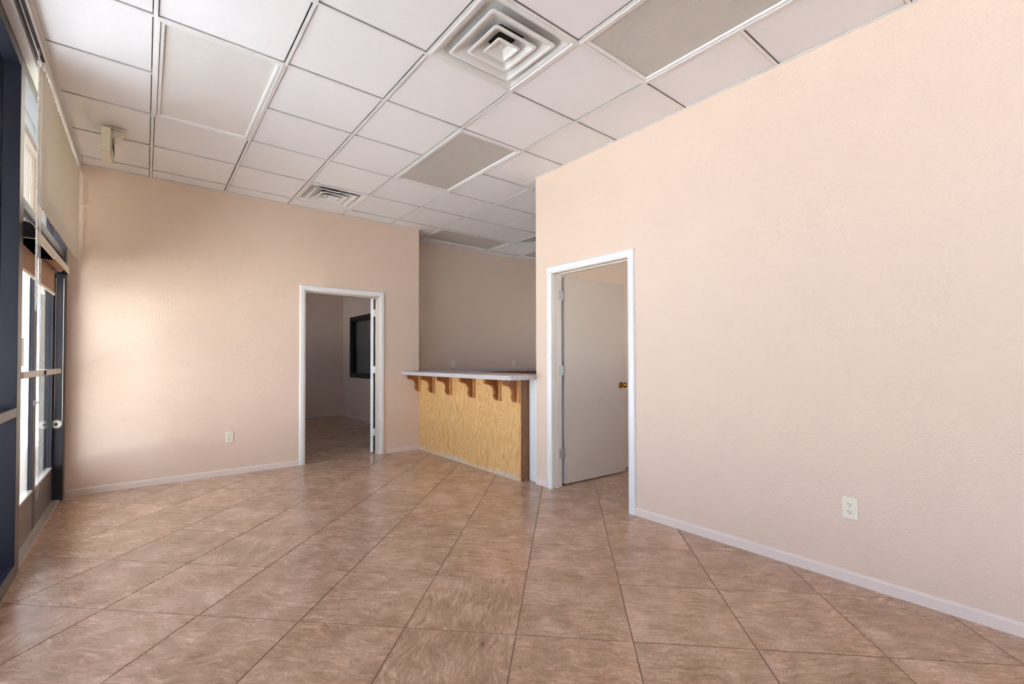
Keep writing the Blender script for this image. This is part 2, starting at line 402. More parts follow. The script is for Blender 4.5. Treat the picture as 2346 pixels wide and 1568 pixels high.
wall_fill_window('wall_office_side', 'x', XB+T, 7.0, -1.12, -1.0, 3.6, 6.0, .7, 2.1, 'window_4', GLASS)  # unseen window, added as fill for the open door leaf
# side wall of the dark room with its window opening
mb = MB()
mb.box(3.34, 3.46, YC+T, 10.1, -.05, .835); mb.box(3.34, 3.46, YC+T, 10.1, 2.082, H+.05)
mb.box(3.34, 3.46, YC+T, 8.0, .835, 2.082); mb.box(3.34, 3.46, 9.66, 10.1, .835, 2.082)
setkind(mb.obj('wall_room_right', WALL), 'structure')
# back rooms: plain lids
for nm, bx in (('ceiling_room_back', (.18, 3.46, YC+T, 10.22)), ('ceiling_room_side', (XB+T, 7.12, -1.12, YB-T))):
    setkind(MB().box(bx[0], bx[1], bx[2], bx[3], H, H+.06).obj(nm, TILE_C), 'structure')
setkind(MB().box(.18, XA-T, YA+T, YC+T, H, H+.06).obj('ceiling_room_strip', TILE_C), 'structure')

# baseboards (stepped profile)
def base(name, axis, a0, a1, face, sgn, h=.062, t=.011):
    """sgn: direction the board sticks out from the wall face"""
    pr = [(0, 0.0), (sgn*t, 0.0), (sgn*t, h-.012), (sgn*t*.55, h-.003), (sgn*t*.3, h), (0, h)]
    mb = MB()
    if axis == 'x': mb.prism([(face+p[0], p[1]) for p in pr], a0, a1, 'x')
    else: mb.prism([(face+p[0], p[1]) for p in pr], a0, a1, 'y')
    return setkind(mb.obj(name, BASEB), 'structure')
base('baseboard_back_left', 'x', -.52, DA0-.048, YA, -1)
base('baseboard_back_right', 'x', DA1+.085, XA, YA, -1)
base('baseboard_right_near', 'y', YN, DB0-.045, XB, -1)
base('baseboard_right_far', 'y', DB1+.052, YB, XB, -1)
base('baseboard_room_back', 'x', .30, 3.34, 10.1, -1)
base('baseboard_room_right', 'y', YC+T, 10.1, 3.34, -1)
base('baseboard_near', 'x', XW, XB-.011, YN, 1)
# tiny nail left in the back wall
n = MB().lathe((.415, YA+.004, 2.232), (0, -1, 0), [(.006, 0), (.007, .008), (.004, .012)], 8).obj('wall_nail', STEEL)
tag(n, 'tiny metal nail left high in the peach back wall', 'nail')

# ------------------------------------------------------------------ ceiling
sl = MB().box(-.75, 7.12, YN-T, YC+T, H+.09, H+.15)
ceil = setkind(sl.obj('ceiling', PLENUM), 'structure')
XL = -.452
LX = lambda i: OX+i*G
LY = lambda j: OY+j*G
troffers = [(0, 1, 0, 2, 'y'), (3, 4, -4, -2, 'y'), (3, 4, 0, 2, 'y'), (5, 7, 4, 5, 'x'), (8, 10, 4, 5, 'x')]
vents = [(2, -2), (2, 3), (7, 3)]
taken = set()
for a in troffers:
    for i in range(a[0], a[1]):
        for j in range(a[2], a[3]): taken.add((i, j))
taken |= set(vents)
zone = [(XL, XB, YN, YA), (XB, 7.0, YB, YC), (XA, XB, YA, YC)]
def in_zone(x, y): return any(z[0] < x < z[1] and z[2] < y < z[3] for z in zone)
tb = {}
def tile_box(x0, x1, y0, y1):
    key = (round(x1-x0, 3), round(y1-y0, 3)); cx, cy = (x0+x1)/2, (y0+y1)/2
    if key not in tb:
        w_, d_ = key[0]/2, key[1]/2
        mb = MB(); z0 = .0065
        ring = lambda i, z: [(-w_+i, -d_+i, z), (w_-i, -d_+i, z), (w_-i, d_-i, z), (-w_+i, d_-i, z)]
        mb.loft([ring(.003, z0), ring(0, z0+.003), ring(0, z0+.015)], True, True)
        tb[key] = mb.obj('ceiling_tile', TILE_C).data
        o = bpy.data.objects[-1] if False else [q for q in C.objects if q.data == tb[key]][0]
    else:
        o = bpy.data.objects.new('ceiling_tile', tb[key]); C.objects.link(o)
    o.location = (cx, cy, H); o.parent = ceil
gp = .0125   # half flange + shadow gap
def cells(i, j):
    x0, x1, y0, y1 = LX(i), LX(i+1), LY(j), LY(j+1)
    out = []
    for z in zone:
        a0, a1, b0, b1 = max(x0, z[0]), min(x1, z[1]), max(y0, z[2]), min(y1, z[3])
        if a1-a0 > .03 and b1-b0 > .03: out.append([a0, a1, b0, b1])
    return out
for i in range(-1, 12):
    for j in range(-15, 6):
        if (i, j) in taken: continue
        cs = cells(i, j)
        # the column that crosses from the main room into the counter bay is one tile
        if i == 4 and 1 <= j <= 3: cs = [[LX(4), LX(5), LY(j), LY(j+1)]]
        for c in cs:
            tile_box(c[0]+gp*(abs(c[0]-LX(i)) < 1e-6), c[1]-gp*(abs(c[1]-LX(i+1)) < 1e-6), c[2]+gp*(abs(c[2]-LY(j)) < 1e-6), c[3]-gp*(abs(c[3]-LY(j+1)) < 1e-6))
# grid: main runners along Y and cross tees along X
def bar(x0, x1, y0, y1, name='grid_bar'):
    mb = MB(); mb.box(x0, x1, y0, y1, H, H+.0012)
    if x1-x0 < y1-y0: mb.box((x0+x1)/2-.0012, (x0+x1)/2+.0012, y0, y1, H+.001, H+.036)
    else: mb.box(x0, x1, (y0+y1)/2-.0012, (y0+y1)/2+.0012, H+.001, H+.036)
    mb.obj(name, GRID, ceil)
fw = .0088
for i in range(0, 12):
    x = LX(i); seg = []
    if x < XA: seg = [(YN, YA)]
    elif x < XB: seg = [(YN, YC)]
    else: seg = [(YB, YC)]
    if i in (6, 9): seg = [(YB, LY(4)-fw), (LY(5)+fw, YC)]   # runner stops at the crosswise light
    for a, b in seg: bar(x-fw, x+fw, a, b)
for j in range(-14, 6):
    y = LY(j)
    for i in range(-1, 12):
        a, b = LX(i)+fw, LX(i+1)-fw
        if (i, j) in taken and (i, j-1) in taken and (i, j) not in vents and (i, j-1) not in vents: continue
        a = max(a, XL)
        if y < YB: b = min(b, XB)
        elif y > YA: a = max(a, XA)
        if y < YB and a > XB: continue
        if b-a < .03: continue
        b = min(b, 7.0)
        bar(a, b, y-fw, y+fw, 'cross_tee')
# wall angle mouldings
def angle(x0, x1, y0, y1): MB().box(x0, x1, y0, y1, H-.001, H+.003).obj('wall_angle', GRID, ceil)
aw = .014
angle(XL, XA, YA-aw, YA); angle(XB-aw, XB, YN, YB); angle(XA, XA+aw, YA, YC); angle(XA+aw, 7, YC-aw, YC)
angle(XL-.012, XL+.014, YN, YA-aw)
# bulkhead over the blinds pocket
setkind(MB().box(XW-.11, XL, YN, YA, H+.002, H+.09).obj('trim_1', WALL), 'structure')
# small clip hanging by the wall behind the counter
o = MB().box(4.83, 4.87, 6.14, 6.155, H-.035, H-.001).box(4.83, 4.87, 6.14, 6.18, H-.004, H).obj('ceiling_hook', GRID)
tag(o, 'small white metal clip hanging under the ceiling behind the counter', 'hook')

def troffer(a, label):
    i0, i1, j0, j1, ax = a
    x0, x1, y0, y1 = LX(i0)+.008, LX(i1)-.008, LY(j0)+.008, LY(j1)-.008
    cx, cy = (x0+x1)/2, (y0+y1)/2
    r = empty('ceiling_light', (cx, cy, H)); tag(r, label, 'ceiling light', 'recessed fluorescent ceiling lights')
    def rg(i, z): return [(x0+i, y0+i, z), (x1-i, y0+i, z), (x1-i, y1-i, z), (x0+i, y1-i, z)]
    MB().loft([rg(0, H+.0), rg(0, H-.0035), rg(.011, H-.0035), rg(.013, H+.001)]).obj('housing_rim', GRID, r)
    MB().loft([rg(.015, H+.004), rg(.016, H-.001), rg(.030, H+.0), rg(.034, H+.010)]).obj('lens_frame', GRID, r)
    MB().loft([rg(.034, H+.009), rg(.034, H+.014)], True, True).obj('lens', LENSL if a == troffers[0] else LENS, r)
    return r
labs = ['long recessed ceiling light with pale milky lens, nearest the window blinds',
        'long recessed ceiling light with beige prismatic lens at the top of the right wall',
        'long recessed ceiling light with beige lens, mid ceiling beyond the large air vent',
        'dim recessed ceiling light lying crosswise above the counter bay',
        'sliver of dim recessed ceiling light in the counter bay, beside the right wall end']
for a, l in zip(troffers, labs): troffer(a, l)

def rsq(cx, cy, h, r, z, seg=5):
    out = []
    for qx, qy, a0 in ((1, 1, 0), (-1, 1, PI/2), (-1, -1, PI), (1, -1, 1.5*PI)):
        for k in range(seg+1):
            t = a0+PI/2*k/seg; out.append((cx+qx*(h-r)+r*math.cos(t), cy+qy*(h-r)+r*math.sin(t), z))
    return out
def circ(cx, cy, r, z, n=24): return [(cx+r*math.cos(PI/4*0+2*PI*(k+.5)/n), cy+r*math.sin(2*PI*(k+.5)/n), z) for k in range(n)]
def vent(c, label):
    i, j = c; cx, cy = (LX(i)+LX(i+1))/2, (LY(j)+LY(j+1))/2
    r = empty('ceiling_vent', (cx, cy, H)); tag(r, label, 'air vent', 'square ceiling air vents')
    q = lambda h, rr, z: rsq(cx, cy, h, rr, H+z)
    MB().loft([q(.296, .004, 0), q(.296, .004, -.003), q(.284, .006, -.003), q(.280, .008, .003), q(.268, .012, .003), q(.250, .05, .014), q(.235, .07, .036), q(.225, .09, .042)]
              + [circ(cx, cy, .128, H+.046), circ(cx, cy, .124, H+.085)]).obj('frame_plate', VENT, r, smooth=False)
    MB().lathe((cx, cy, H+.072), (0, 0, 1), [(.152, 0), (.152, .004)], 24).obj('duct_neck', VENTD, r)
    for h_, z, zi, hi in ((.218, -.004, .046, .104), (.143, -.007, .044, .058), (.076, -.010, None, None)):
        if hi: rings = [q(hi, .012, zi+.001), q(h_-.012, .02, z+.004), q(h_, .022, z+.003), q(h_+.002, .022, z), q(h_-.002, .02, z-.002), q(h_-.016, .018, z-.002), q(h_-.020, .016, z+.002), q(hi-.001, .010, zi-.001)]
        else: rings = [q(.024, .002, .020), q(h_-.01, .012, z+.004), q(h_, .014, z+.003), q(h_+.001, .014, z), q(h_-.002, .012, z-.002), q(h_-.011, .010, z-.002), q(h_-.014, .008, z+.001), q(.026, .002, .016)]
        o = MB().loft(rings, cap1=not hi).obj('louver_ring' if hi else 'center_cone', VENT, r)
    MB().lathe((cx, cy, H+.0165), (0, 0, -1), [(.011, 0), (.011, .002), (.008, .004)], 12).obj('screw', VENT, r)
vent(vents[0], 'large square white ceiling vent nearest the camera, with nested louvers')
vent(vents[1], 'square white ceiling vent close above the back wall and its doorway')
vent(vents[2], 'small-looking ceiling vent partly hidden behind the end of the right wall')

# cream sign box hanging from the ceiling near the storefront doors
sg = empty('sign_box', (-.235, 4.66, H)); tag(sg, 'cream plastic sign box hanging from the ceiling in front of the vertical blinds', 'sign')
MB().bbox(-.262, -.208, 4.50, 4.80, 2.735, 2.915, .004).obj('housing', CREAM, sg)
MB().bbox(-.206, -.200, 4.515, 4.785, 2.75, 2.90, .002).obj('face_panel', CREAM, sg)
for k in range(4): MB().box(-.2005, -.1985, 4.54+k*.062, 4.585+k*.062, 2.785, 2.865).obj('face_slot', SLOT, sg)
MB().prism([(-.20, 2.95), (-.13, 2.95), (-.13, 2.94), (-.185, 2.88), (-.20, 2.88)], 4.60, 4.70, 'y').obj('ceiling_bracket', CREAM, sg)
MB().bbox(-.235, -.12, 4.57, 4.73, 2.941, 2.951, .002).obj('canopy_plate', CREAM, sg)

# ------------------------------------------------------------------ door frames in walls
def casing_prof(w=.060, t=.016): return [(0, 0), (0, t*.6), (w*.15, t*.75), (w*.3, t), (w*.85, t), (w, t*.5), (w, 0)]
def door_set(name, label_parts, O, ax, o0, o1, oz, depth):
    """O: fn(a, b, z)->world; a along wall, b out from wall face to viewer (negative into wall)"""
    r = empty(name, O(o0, 0, 0), kind='structure')
    prof = casing_prof(.058)
    def leg(a_in, sgn):
        rings = []
        for z in (0, None):
            rings.append([O(a_in+sgn*p[0], p[1], (0 if z == 0 else oz+p[0])) for p in prof])
        MB().loft(rings, True, True).obj('side_casing', TRIM, r)
    leg(o0, -1); leg(o1, 1)
    MB().loft([[O(o0-p[0], p[1], oz+p[0]) for p in prof], [O(o1+p[0], p[1], oz+p[0]) for p in prof]], True, True).obj('head_casing', TRIM, r)
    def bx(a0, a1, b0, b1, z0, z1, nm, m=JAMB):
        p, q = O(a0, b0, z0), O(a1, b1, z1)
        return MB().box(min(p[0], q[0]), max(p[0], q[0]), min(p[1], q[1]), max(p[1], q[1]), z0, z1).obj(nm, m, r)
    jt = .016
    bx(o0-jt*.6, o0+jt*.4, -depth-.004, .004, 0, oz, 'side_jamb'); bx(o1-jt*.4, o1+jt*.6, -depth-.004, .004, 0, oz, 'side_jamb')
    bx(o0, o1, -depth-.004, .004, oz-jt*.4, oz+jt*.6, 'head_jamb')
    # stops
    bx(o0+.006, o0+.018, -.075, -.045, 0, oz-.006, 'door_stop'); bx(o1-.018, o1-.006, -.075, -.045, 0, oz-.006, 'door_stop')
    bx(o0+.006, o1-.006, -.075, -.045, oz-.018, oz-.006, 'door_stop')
    return r
def leaf(parent, hinge, ang, Wd, Hd, flip, paint, knob=True):
    """leaf in local frame: x along leaf from hinge, y thickness (0..t)"""
    Tm = Matrix.Translation(hinge) @ Matrix.Rotation(ang, 4, 'Z')
    t = .036
    y0, y1 = (0, t) if not flip else (-t, 0)
    lf = MB().bbox(.004, Wd, y0, y1, .012, Hd, .0015, Tm).obj('door_leaf', paint, parent)
    e = MB().box(.0025, .0045, y0+.001, y1-.001, .013, Hd-.001, Tm).obj('hinge_edge', TRIM, lf)
    if knob:
        for s, y in ((-1, y0), (1, y1)):
            k = MB().lathe(Tm @ Vector((Wd-.065, y, .925)), (Tm.to_3x3() @ Vector((0, s, 0))),
                [(.030, 0), (.031, .003), (.024, .007), (.011, .010), (.010, .026), (.016, .032), (.025, .040), (.028, .050), (.026, .060), (.016, .067), (.002, .069)], 20)
            k.obj('door_knob', BRASS, lf, smooth=True)
    return lf, Tm, (y0, y1)
# back-wall doorway (opening into the dark room)
OA = lambda a, b, z: (a, YA-b, z)
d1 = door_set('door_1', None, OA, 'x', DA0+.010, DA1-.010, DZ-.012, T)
def hinge_set(parent, pin, leafdir, jambdir, zs, m=STEEL):
    for z in zs:
        hg = MB().cyl((pin[0], pin[1], z-.045), (pin[0], pin[1], z+.045), .0065, 10)
        for k in range(4): pass
        hg.cyl((pin[0], pin[1], z-.050), (pin[0], pin[1], z-.045), .0045, 8).cyl((pin[0], pin[1], z+.045), (pin[0], pin[1], z+.050), .0045, 8)
        h = hg.obj('hinge', m, parent)
        for dr in (leafdir, jambdir):
            dx, dy = dr; nx, ny = -dy, dx
            q = [(pin[0]+nx*.0012, pin[1]+ny*.0012), (pin[0]-nx*.0012, pin[1]-ny*.0012), (pin[0]+dx*.034-nx*.0012, pin[1]+dy*.034-ny*.0012), (pin[0]+dx*.034+nx*.0012, pin[1]+dy*.034+ny*.0012)]
            MB().prism(q, z-.044, z+.044).obj('hinge_plate', m, h)
hA = (DA1-.012, YA+T+.006)
angA = math.radians(58)
lfA, TA, _ = leaf(d1, (hA[0]-.028, hA[1]+.004, 0), angA, .86, 1.985, False, TRIM)
hinge_set(d1, (hA[0]-.004, hA[1]), (-.86, .5), (0, -1), (1.80, 1.07, .27))
# right-wall doorway, leaf swung into the side room
OB = lambda a, b, z: (XB-b, a, z)
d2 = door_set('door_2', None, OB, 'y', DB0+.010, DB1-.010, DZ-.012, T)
hB = (XB+T+.012, DB1-.004)
lfB, TB, _ = leaf(d2, (hB[0]+.040, hB[1]+.032, 0), math.radians(-2.4), .868, 1.985, True, DOORP)
jy = DB1-.010-.0064; lx = hB[0]+.0425
for z in (1.80, 1.09, .31):
    hg = MB()
    for k in range(5): hg.cyl((hB[0]+.010, jy+.006, z-.045+k*.018), (hB[0]+.010, jy+.006, z-.029+k*.018), .0075, 10)
    h = hg.obj('hinge', STEEL, d2)
    MB().box(3.026, hB[0]+.010, jy-.0022, jy, z-.044, z+.044).obj('hinge_plate', STEEL, h)
    MB().prism([(hB[0]+.008, jy+.003), (lx, jy+.008), (lx, jy+.034), (lx-.002, jy+.034), (lx-.002, jy+.010), (hB[0]+.008, jy+.006)], z-.044, z+.044).obj('hinge_plate', STEEL, h)
    for dz in (-.032, -.011, .011, .032):
        MB().cyl((3.038 if abs(dz) > .02 else 3.048, jy-.002, z+dz), (3.038 if abs(dz) > .02 else 3.048, jy-.0032, z+dz), .0028, 6).obj('hinge_screw', SLOT, h)

# window in the side wall of the dark room
wn = empty('window_2', (3.34, 8.83, 1.45), kind='structure')
def frame_yz(x0, x1, y0, y1, z0, z1, w_, nm, m, par):
    MB().box(x0, x1, y0, y0+w_, z0, z1).box(x0, x1, y1-w_, y1, z0, z1).box(x0, x1, y0+w_, y1-w_, z0, z0+w_).box(x0, x1, y0+w_, y1-w_, z1-w_, z1).obj(nm, m, par)
frame_yz(3.333, 3.47, 8.0, 9.66, .835, 2.082, .09, 'window_frame', BLACK, wn)
MB().box(3.40, 3.405, 8.09, 9.57, .925, 1.992).obj('window_pane', GLASS, wn)
for k in range(14):
    y = 8.10+k*.106
    MB().box(3.43, 3.434, y, y+.100, .93, 1.99, Matrix.Identity(4)).obj('blind_vane', BLIND, wn)

# ------------------------------------------------------------------ outlets
def outlet(pos, nrm, label, m=CREAM):
    """plate on a wall; nrm outward unit (x,y)"""
    r = empty('electrical_outlet', pos); tag(r, label, 'outlet', 'duplex electrical outlets')
    a = Vector((-nrm[1], nrm[0], 0)); n = Vector((nrm[0], nrm[1], 0)); Tm = Matrix((a, n, Vector((0, 0, 1)))).transposed().to_4x4(); Tm.translation = pos
    MB().bbox(-.036, .036, 0, .006, -.058, .058, .003, Tm).obj('cover_plate', m, r)
    for z in (-.020, .020):
        pts = [(.0165*math.cos(t)*1.0, z+max(-.0135, min(.0135, .0165*math.sin(t)))) for t in [2*PI*k/20 for k in range(20)]]
        s = MB().prism(pts, .0058, .0088, 'y', Tm).obj('socket_face', m, r)
        MB().box(-.0085, -.0055, .0086, .0092, z-.001, z+.008, Tm).box(.0055, .0085, .0086, .0092, z-.001, z+.006, Tm).obj('plug_slot', SLOT, s)
        MB().cyl(Tm @ Vector((0, .0086, z-.008)), Tm @ Vector((0, .0093, z-.008)), .0028, 8).obj('ground_hole', SLOT, s)
    MB().cyl(Tm @ Vector((0, .006, 0)), Tm @ Vector((0, .0075, 0)), .003, 8).obj('screw', STEEL, r)
outlet((.694, YA, .395), (0, -1), 'cream duplex outlet low on the back wall left of the doorway')
outlet((XB, .800, .397), (-1, 0), 'cream duplex outlet low on the right wall')
outlet((3.745, YC, 1.133), (0, -1), 'left one of two outlets above the back counter behind the laminate top')
outlet((4.943, YC, 1.128), (0, -1), 'right one of two outlets above the back counter, nearer the right wall')
outlet((3.34, 9.74, .415), (-1, 0), 'dim outlet under the black framed window in the dark room')

# ------------------------------------------------------------------ counter
XP = 2.862; YP0, YP1 = 3.475, YA-.001
cb_ = empty('reception_counter', (2.95, 4.55, 0)); tag(cb_, 'honey oak paneled reception counter base with six scrolled brackets', 'counter')
MB().bbox(XP, XP+.016, YP0, YP1, .001, 1.000, .0015).obj('front_panel', OAK, cb_)
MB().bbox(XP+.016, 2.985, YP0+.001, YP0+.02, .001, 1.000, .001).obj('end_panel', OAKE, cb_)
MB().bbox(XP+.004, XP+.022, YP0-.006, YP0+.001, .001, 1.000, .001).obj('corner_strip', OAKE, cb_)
MB().box(2.985, 3.10, YP0+.002, YP1, 0, 1.000).obj('support_wall', WALL, cb_)
# fluted white trim joining the counter to the wall end
MB().bbox(2.972, 2.984, YB+.001, YP0-.002, 0, 1.0, .001).bbox(2.964, 2.973, YB+.062, YP0-.012, 0, 1.0, .003).obj('white_end_trim', TRIM, cb_)
# pale scuffed band along the foot of the panel
sc = MB()
rs = random.Random(3)
for k in range(170):
    y = YP0+.01+(YP1-YP0-.02)*k/170; hh = .014+.05*rs.random()**2+.022*math.sin(y*3)**2
    sc.box(XP-.0006, XP, y, y+.006+.006*rs.random(), .001, hh)
so = sc.obj('foot_scuff', mat('bleached_wood', rgb(214, 196, 172), .6), cb_)
yk = [5.592, 5.205, 4.795, 4.292, 3.815, 3.510]
def corbel_outline():
    # (x out from the backplate toward the room, z)
    pts = [(0, 1.0), (.155, 1.0), (.155, .978)]
    for k in range(1, 7): t = k/6*PI/2; pts.append((.155-.045*(1-math.cos(t)), .978-.040*math.sin(t)))      # small cove
    for k in range(0, 9): t = k/8*PI/2; pts.append((.110-.075*math.sin(t), .938-.085*(1-math.cos(t))))
    for k in range(1, 9): t = k/8*PI/2; pts.append((.035+.008*math.sin(t*2), .853-.045*k/8))
    for k in range(1, 8): t = k/7*PI/2; pts.append((.035-.035*(1-math.cos(t)), .808-.030*math.sin(t)))
    return pts
out = corbel_outline()
for y in yk:
    c = empty('corbel', (XP, y, .9)); c.parent = cb_; c.matrix_parent_inverse = parent_inv(cb_); c.location = (XP, y, .9)
    MB().bbox(XP-.020, XP, y-.030, min(y+.072, YA-.002), .768, 1.0, .0015).obj('backplate', OAKM, c)
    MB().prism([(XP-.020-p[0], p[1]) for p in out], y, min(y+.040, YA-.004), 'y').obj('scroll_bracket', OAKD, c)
# laminate top, its near corner rounded
def rounded(pts_r):
    out = []
    n = len(pts_r)
    for i, (x, y, r) in enumerate(pts_r):
        if r == 0: out.append((x, y)); continue
        p = Vector((x, y)); a = (Vector(pts_r[i-1][:2])-p).normalized(); b = (Vector(pts_r[(i+1) % n][:2])-p).normalized()
        h = a.angle(b)/2; d = r/math.tan(h); c = p+(a+b).normalized()*r/math.sin(h)
        s, e = p+a*d-c, p+b*d-c
        a0, a1 = math.atan2(s.y, s.x), math.atan2(e.y, e.x); da = (a1-a0+PI) % (2*PI)-PI
        for k in range(9): t = a0+da*k/8; out.append((c.x+r*math.cos(t), c.y+r*math.sin(t)))
    return out
op = rounded([(2.615, 3.335, .085), (2.615, YA-.001, 0), (3.16, YA-.001, 0), (3.16, 3.335, 0)])
tp = MB()
cxm, cym = 2.9, 4.5
tp.loft([[(p[0]+(.003 if p[0] < 2.9 else -.003), p[1], 1.001) for p in op], [(p[0], p[1], 1.004) for p in op], [(p[0], p[1], 1.043) for p in op], [(p[0]+(.003 if p[0] < 2.9 else -.003), p[1], 1.046) for p in op]], True, True)
ct = tp.obj('countertop', LAM); tag(ct, 'pale speckled laminate bar top with a rounded corner on the oak counter', 'countertop')
# back counter along the far wall
bc = empty('back_counter', (4.6, 5.95, 0)); tag(bc, 'dark wood back counter with laminate edge under the two outlets', 'counter')
MB().bbox(XA+.012, 6.98, 5.70, YC-.001, 1.011, 1.058, .003).obj('laminate_top', LAM, bc)
MB().box(XA+.012, 6.98, 5.73, YC-.002, .10, 1.010).box(XA+.012, 6.98, 5.80, YC-.002, .001, .10).obj('cabinet_body', OAKD, bc)
for k in range(8): MB().bbox(3.25+k*.46, 3.69+k*.46, 5.712, 5.73, .13, .97, .003).obj('cabinet_door', OAKD, bc)

# ------------------------------------------------------------------ storefront
XG = -.615; XO = XW-.11
def member(mb, y0, y1, z0, z1, x0=XO, x1=XW): return mb.bbox(x0, x1, y0, y1, z0, z1, .002)
wf = empty('window_1', (XW, 0, 0), kind='structure')
posts = [YN, -4.9, -3.63, -2.41, -1.19, .03, 1.25, 2.47, 3.69]  # bays far behind the camera are unseen, added for more daylight
for y in posts[:]:
    member(MB(), y, y+.11 if y == 3.69 else y+.06, 0, 2.90).obj('mullion_post', BRONZE, wf)
setkind(MB().box(XO, XW+.002, .09, 1.25, 0, 2.90).obj('wall_window_pier', WALL), 'structure')  # unseen pier added to hold window light off the right wall
for a, b in zip(posts[:-1], posts[1:]):
    a2 = a+.06
    if a == .03: continue
    member(MB(), a2, b, 0.001, .073).obj('sill_rail', BRONZE, wf)
    member(MB(), a2, b, .885, .935).obj('middle_rail', BRONZE, wf)
    member(MB(), a2, b, 2.835, 2.90).obj('head_rail', BRONZE, wf)
    MB().box(XG-.003, XG+.003, a2, b, .073, .885).obj('lower_pane', TINT, wf)
    MB().box(XG-.003, XG+.003, a2, b, .935, 2.835).obj('upper_pane', TINT, wf)
# door bay
d3 = empty('door_3', (XW, 4.65, 0), kind='structure')
member(MB(), 5.50, YA-.001, 0, 2.90, XO, XW+.008).obj('jamb_post', BRONZE, d3)
member(MB(), 3.80, 5.50, 2.07, 2.13).obj('transom_bar', BRONZE, d3)
member(MB(), 3.80, 5.50, 2.835, 2.90).obj('head_rail', BRONZE, d3)
MB().box(XG-.003, XG+.003, 3.80, 5.50, 2.13, 2.835).obj('transom_pane', GLASS, d3)
MB().box(XO-.02, XW-.01, 3.80, 5.50, -.004, .012).obj('threshold', ALU, d3)
setkind(MB().box(XO-.02, XW+.012, YN, YA, 2.90, H+.002).obj('trim_2', PLENUM), 'structure')
def sf_leaf(y0, y1, meet_far):
    lf = empty('glass_door_leaf', (-.62, y0, 0)); lf.parent = d3; lf.matrix_parent_inverse = parent_inv(d3)
    x0, x1 = -.624, -.600; sw = .050
    MB().bbox(x0, x1, y0, y0+sw, .014, 2.055, .002).obj('door_stile', BRONZE, lf)
    MB().bbox(x0, x1, y1-sw, y1, .014, 2.055, .002).obj('door_stile', BRONZE, lf)
    MB().bbox(x0, x1, y0+sw, y1-sw, 1.99, 2.055, .002).obj('top_rail', BRONZE, lf)
    MB().bbox(x0, x1, y0+sw, y1-sw, .014, .285, .002).obj('bottom_rail', DOORFACE, lf)
    MB().bbox(x0+.003, x1+.005, y0+sw-.004, y1-sw+.004, .285, .300, .002).obj('glazing_bead', ALU, lf)
    MB().box(XG-.004, XG-.001, y0+sw, y1-sw, .285, 1.99).obj('door_pane', GLASS, lf)
    xb = -.550
    pb = MB().bbox(xb-.022, xb+.006, y0+.05, y1-.07, 1.088, 1.128, .006).bbox(x1-.001, xb, y0+.05, y0+.09, 1.09, 1.125, .002).bbox(x1-.001, xb, y1-.12, y1-.07, 1.09, 1.125, .002)
    pb.obj('push_bar', ALU, lf)
    return lf
l1 = sf_leaf(3.805, 4.640, True); l2 = sf_leaf(4.650, 5.495, False)
# on leaf: thumb turn
MB().lathe((-.600, 4.612, .90), (1, 0, 0), [(.022, 0), (.022, .004), (.012, .006), (.010, .02)], 16).bbox(-.582, -.574, 4.590, 4.634, .894, .906, .002).obj('thumb_turn', STEEL, d3)
# white sticker on the near leaf's glass
MB().box(-.6135, -.6130, 4.20, 4.34, 1.16, 1.34).obj('glass_sticker', TRIM, d3)

# roller shades above the two door leaves
def roller(y0, y1, zb, label, closed):
    r = empty('roller_shade', (-.55, (y0+y1)/2, 1.98)); tag(r, label, 'shade', 'roller shades on the glass doors')
    pr = [(-.598, 1.908), (-.506, 1.908), (-.500, 1.914)]
    for k in range(7): t = k/6*PI/2; pr.append((-.545+.045*math.cos(t), 1.955+.055*math.sin(t)))
    pr += [(-.598, 2.010)]
    inner = [(-.594, 1.912), (-.508, 1.912), (-.504, 1.916)]
    for k in range(7): t = k/6*PI/2; inner.append((-.545+.041*math.cos(t), 1.955+.051*math.sin(t)))
    inner += [(-.594, 2.006)]
    mb = MB()
    # open-ended valance shell
    n = len(pr)
    ra = [[(p[0], y, p[1]) for p in pr] for y in (y0, y1)]; ri = [[(p[0], y, p[1]) for p in inner] for y in (y0, y1)]
    start = 2 if not closed else 0
    for k in range(start, n-1):
        b = len(mb.v); mb.v += [ra[0][k], ra[0][k+1], ra[1][k+1], ra[1][k], ri[0][k], ri[0][k+1], ri[1][k+1], ri[1][k]]
        mb.f += [(b, b+1, b+2, b+3), (b+4, b+7, b+6, b+5), (b, b+4, b+5, b+1), (b+3, b+2, b+6, b+7)]
    if closed:
        b = len(mb.v); mb.v += [ra[0][0], ra[0][1], ra[1][1], ra[1][0], ri[0][0], ri[0][1], ri[1][1], ri[1][0]]
        mb.f += [(b, b+1, b+2, b+3), (b+4, b+7, b+6, b+5)]
    mb.obj('valance', CREAM, r)
    for q in (y0+.006, y1-.010): MB().prism([(p[0], p[1]) for p in inner], q, q+.004, 'y').obj('end_cap', BLACK, r)
    MB().cyl((-.558, y0+.012, 1.957), (-.558, y1-.012, 1.957), .026, 16).obj('roller_tube', SHADE, r)
    MB().box(-.5855, -.5845, y0+.03, y1-.02, zb, 1.957).obj('shade_fabric', SHADE, r)
    MB().bbox(-.590, -.580, y0+.03, y1-.02, zb-.022, zb, .003).obj('hem_bar', CREAM, r)
    return r
r1 = roller(3.86, 4.57, 1.765, 'roller shade with cream valance above the near glass door leaf', True)
r2 = roller(4.60, 5.36, 1.755, 'roller shade with cream valance above the far glass door leaf, next to the back wall', False)
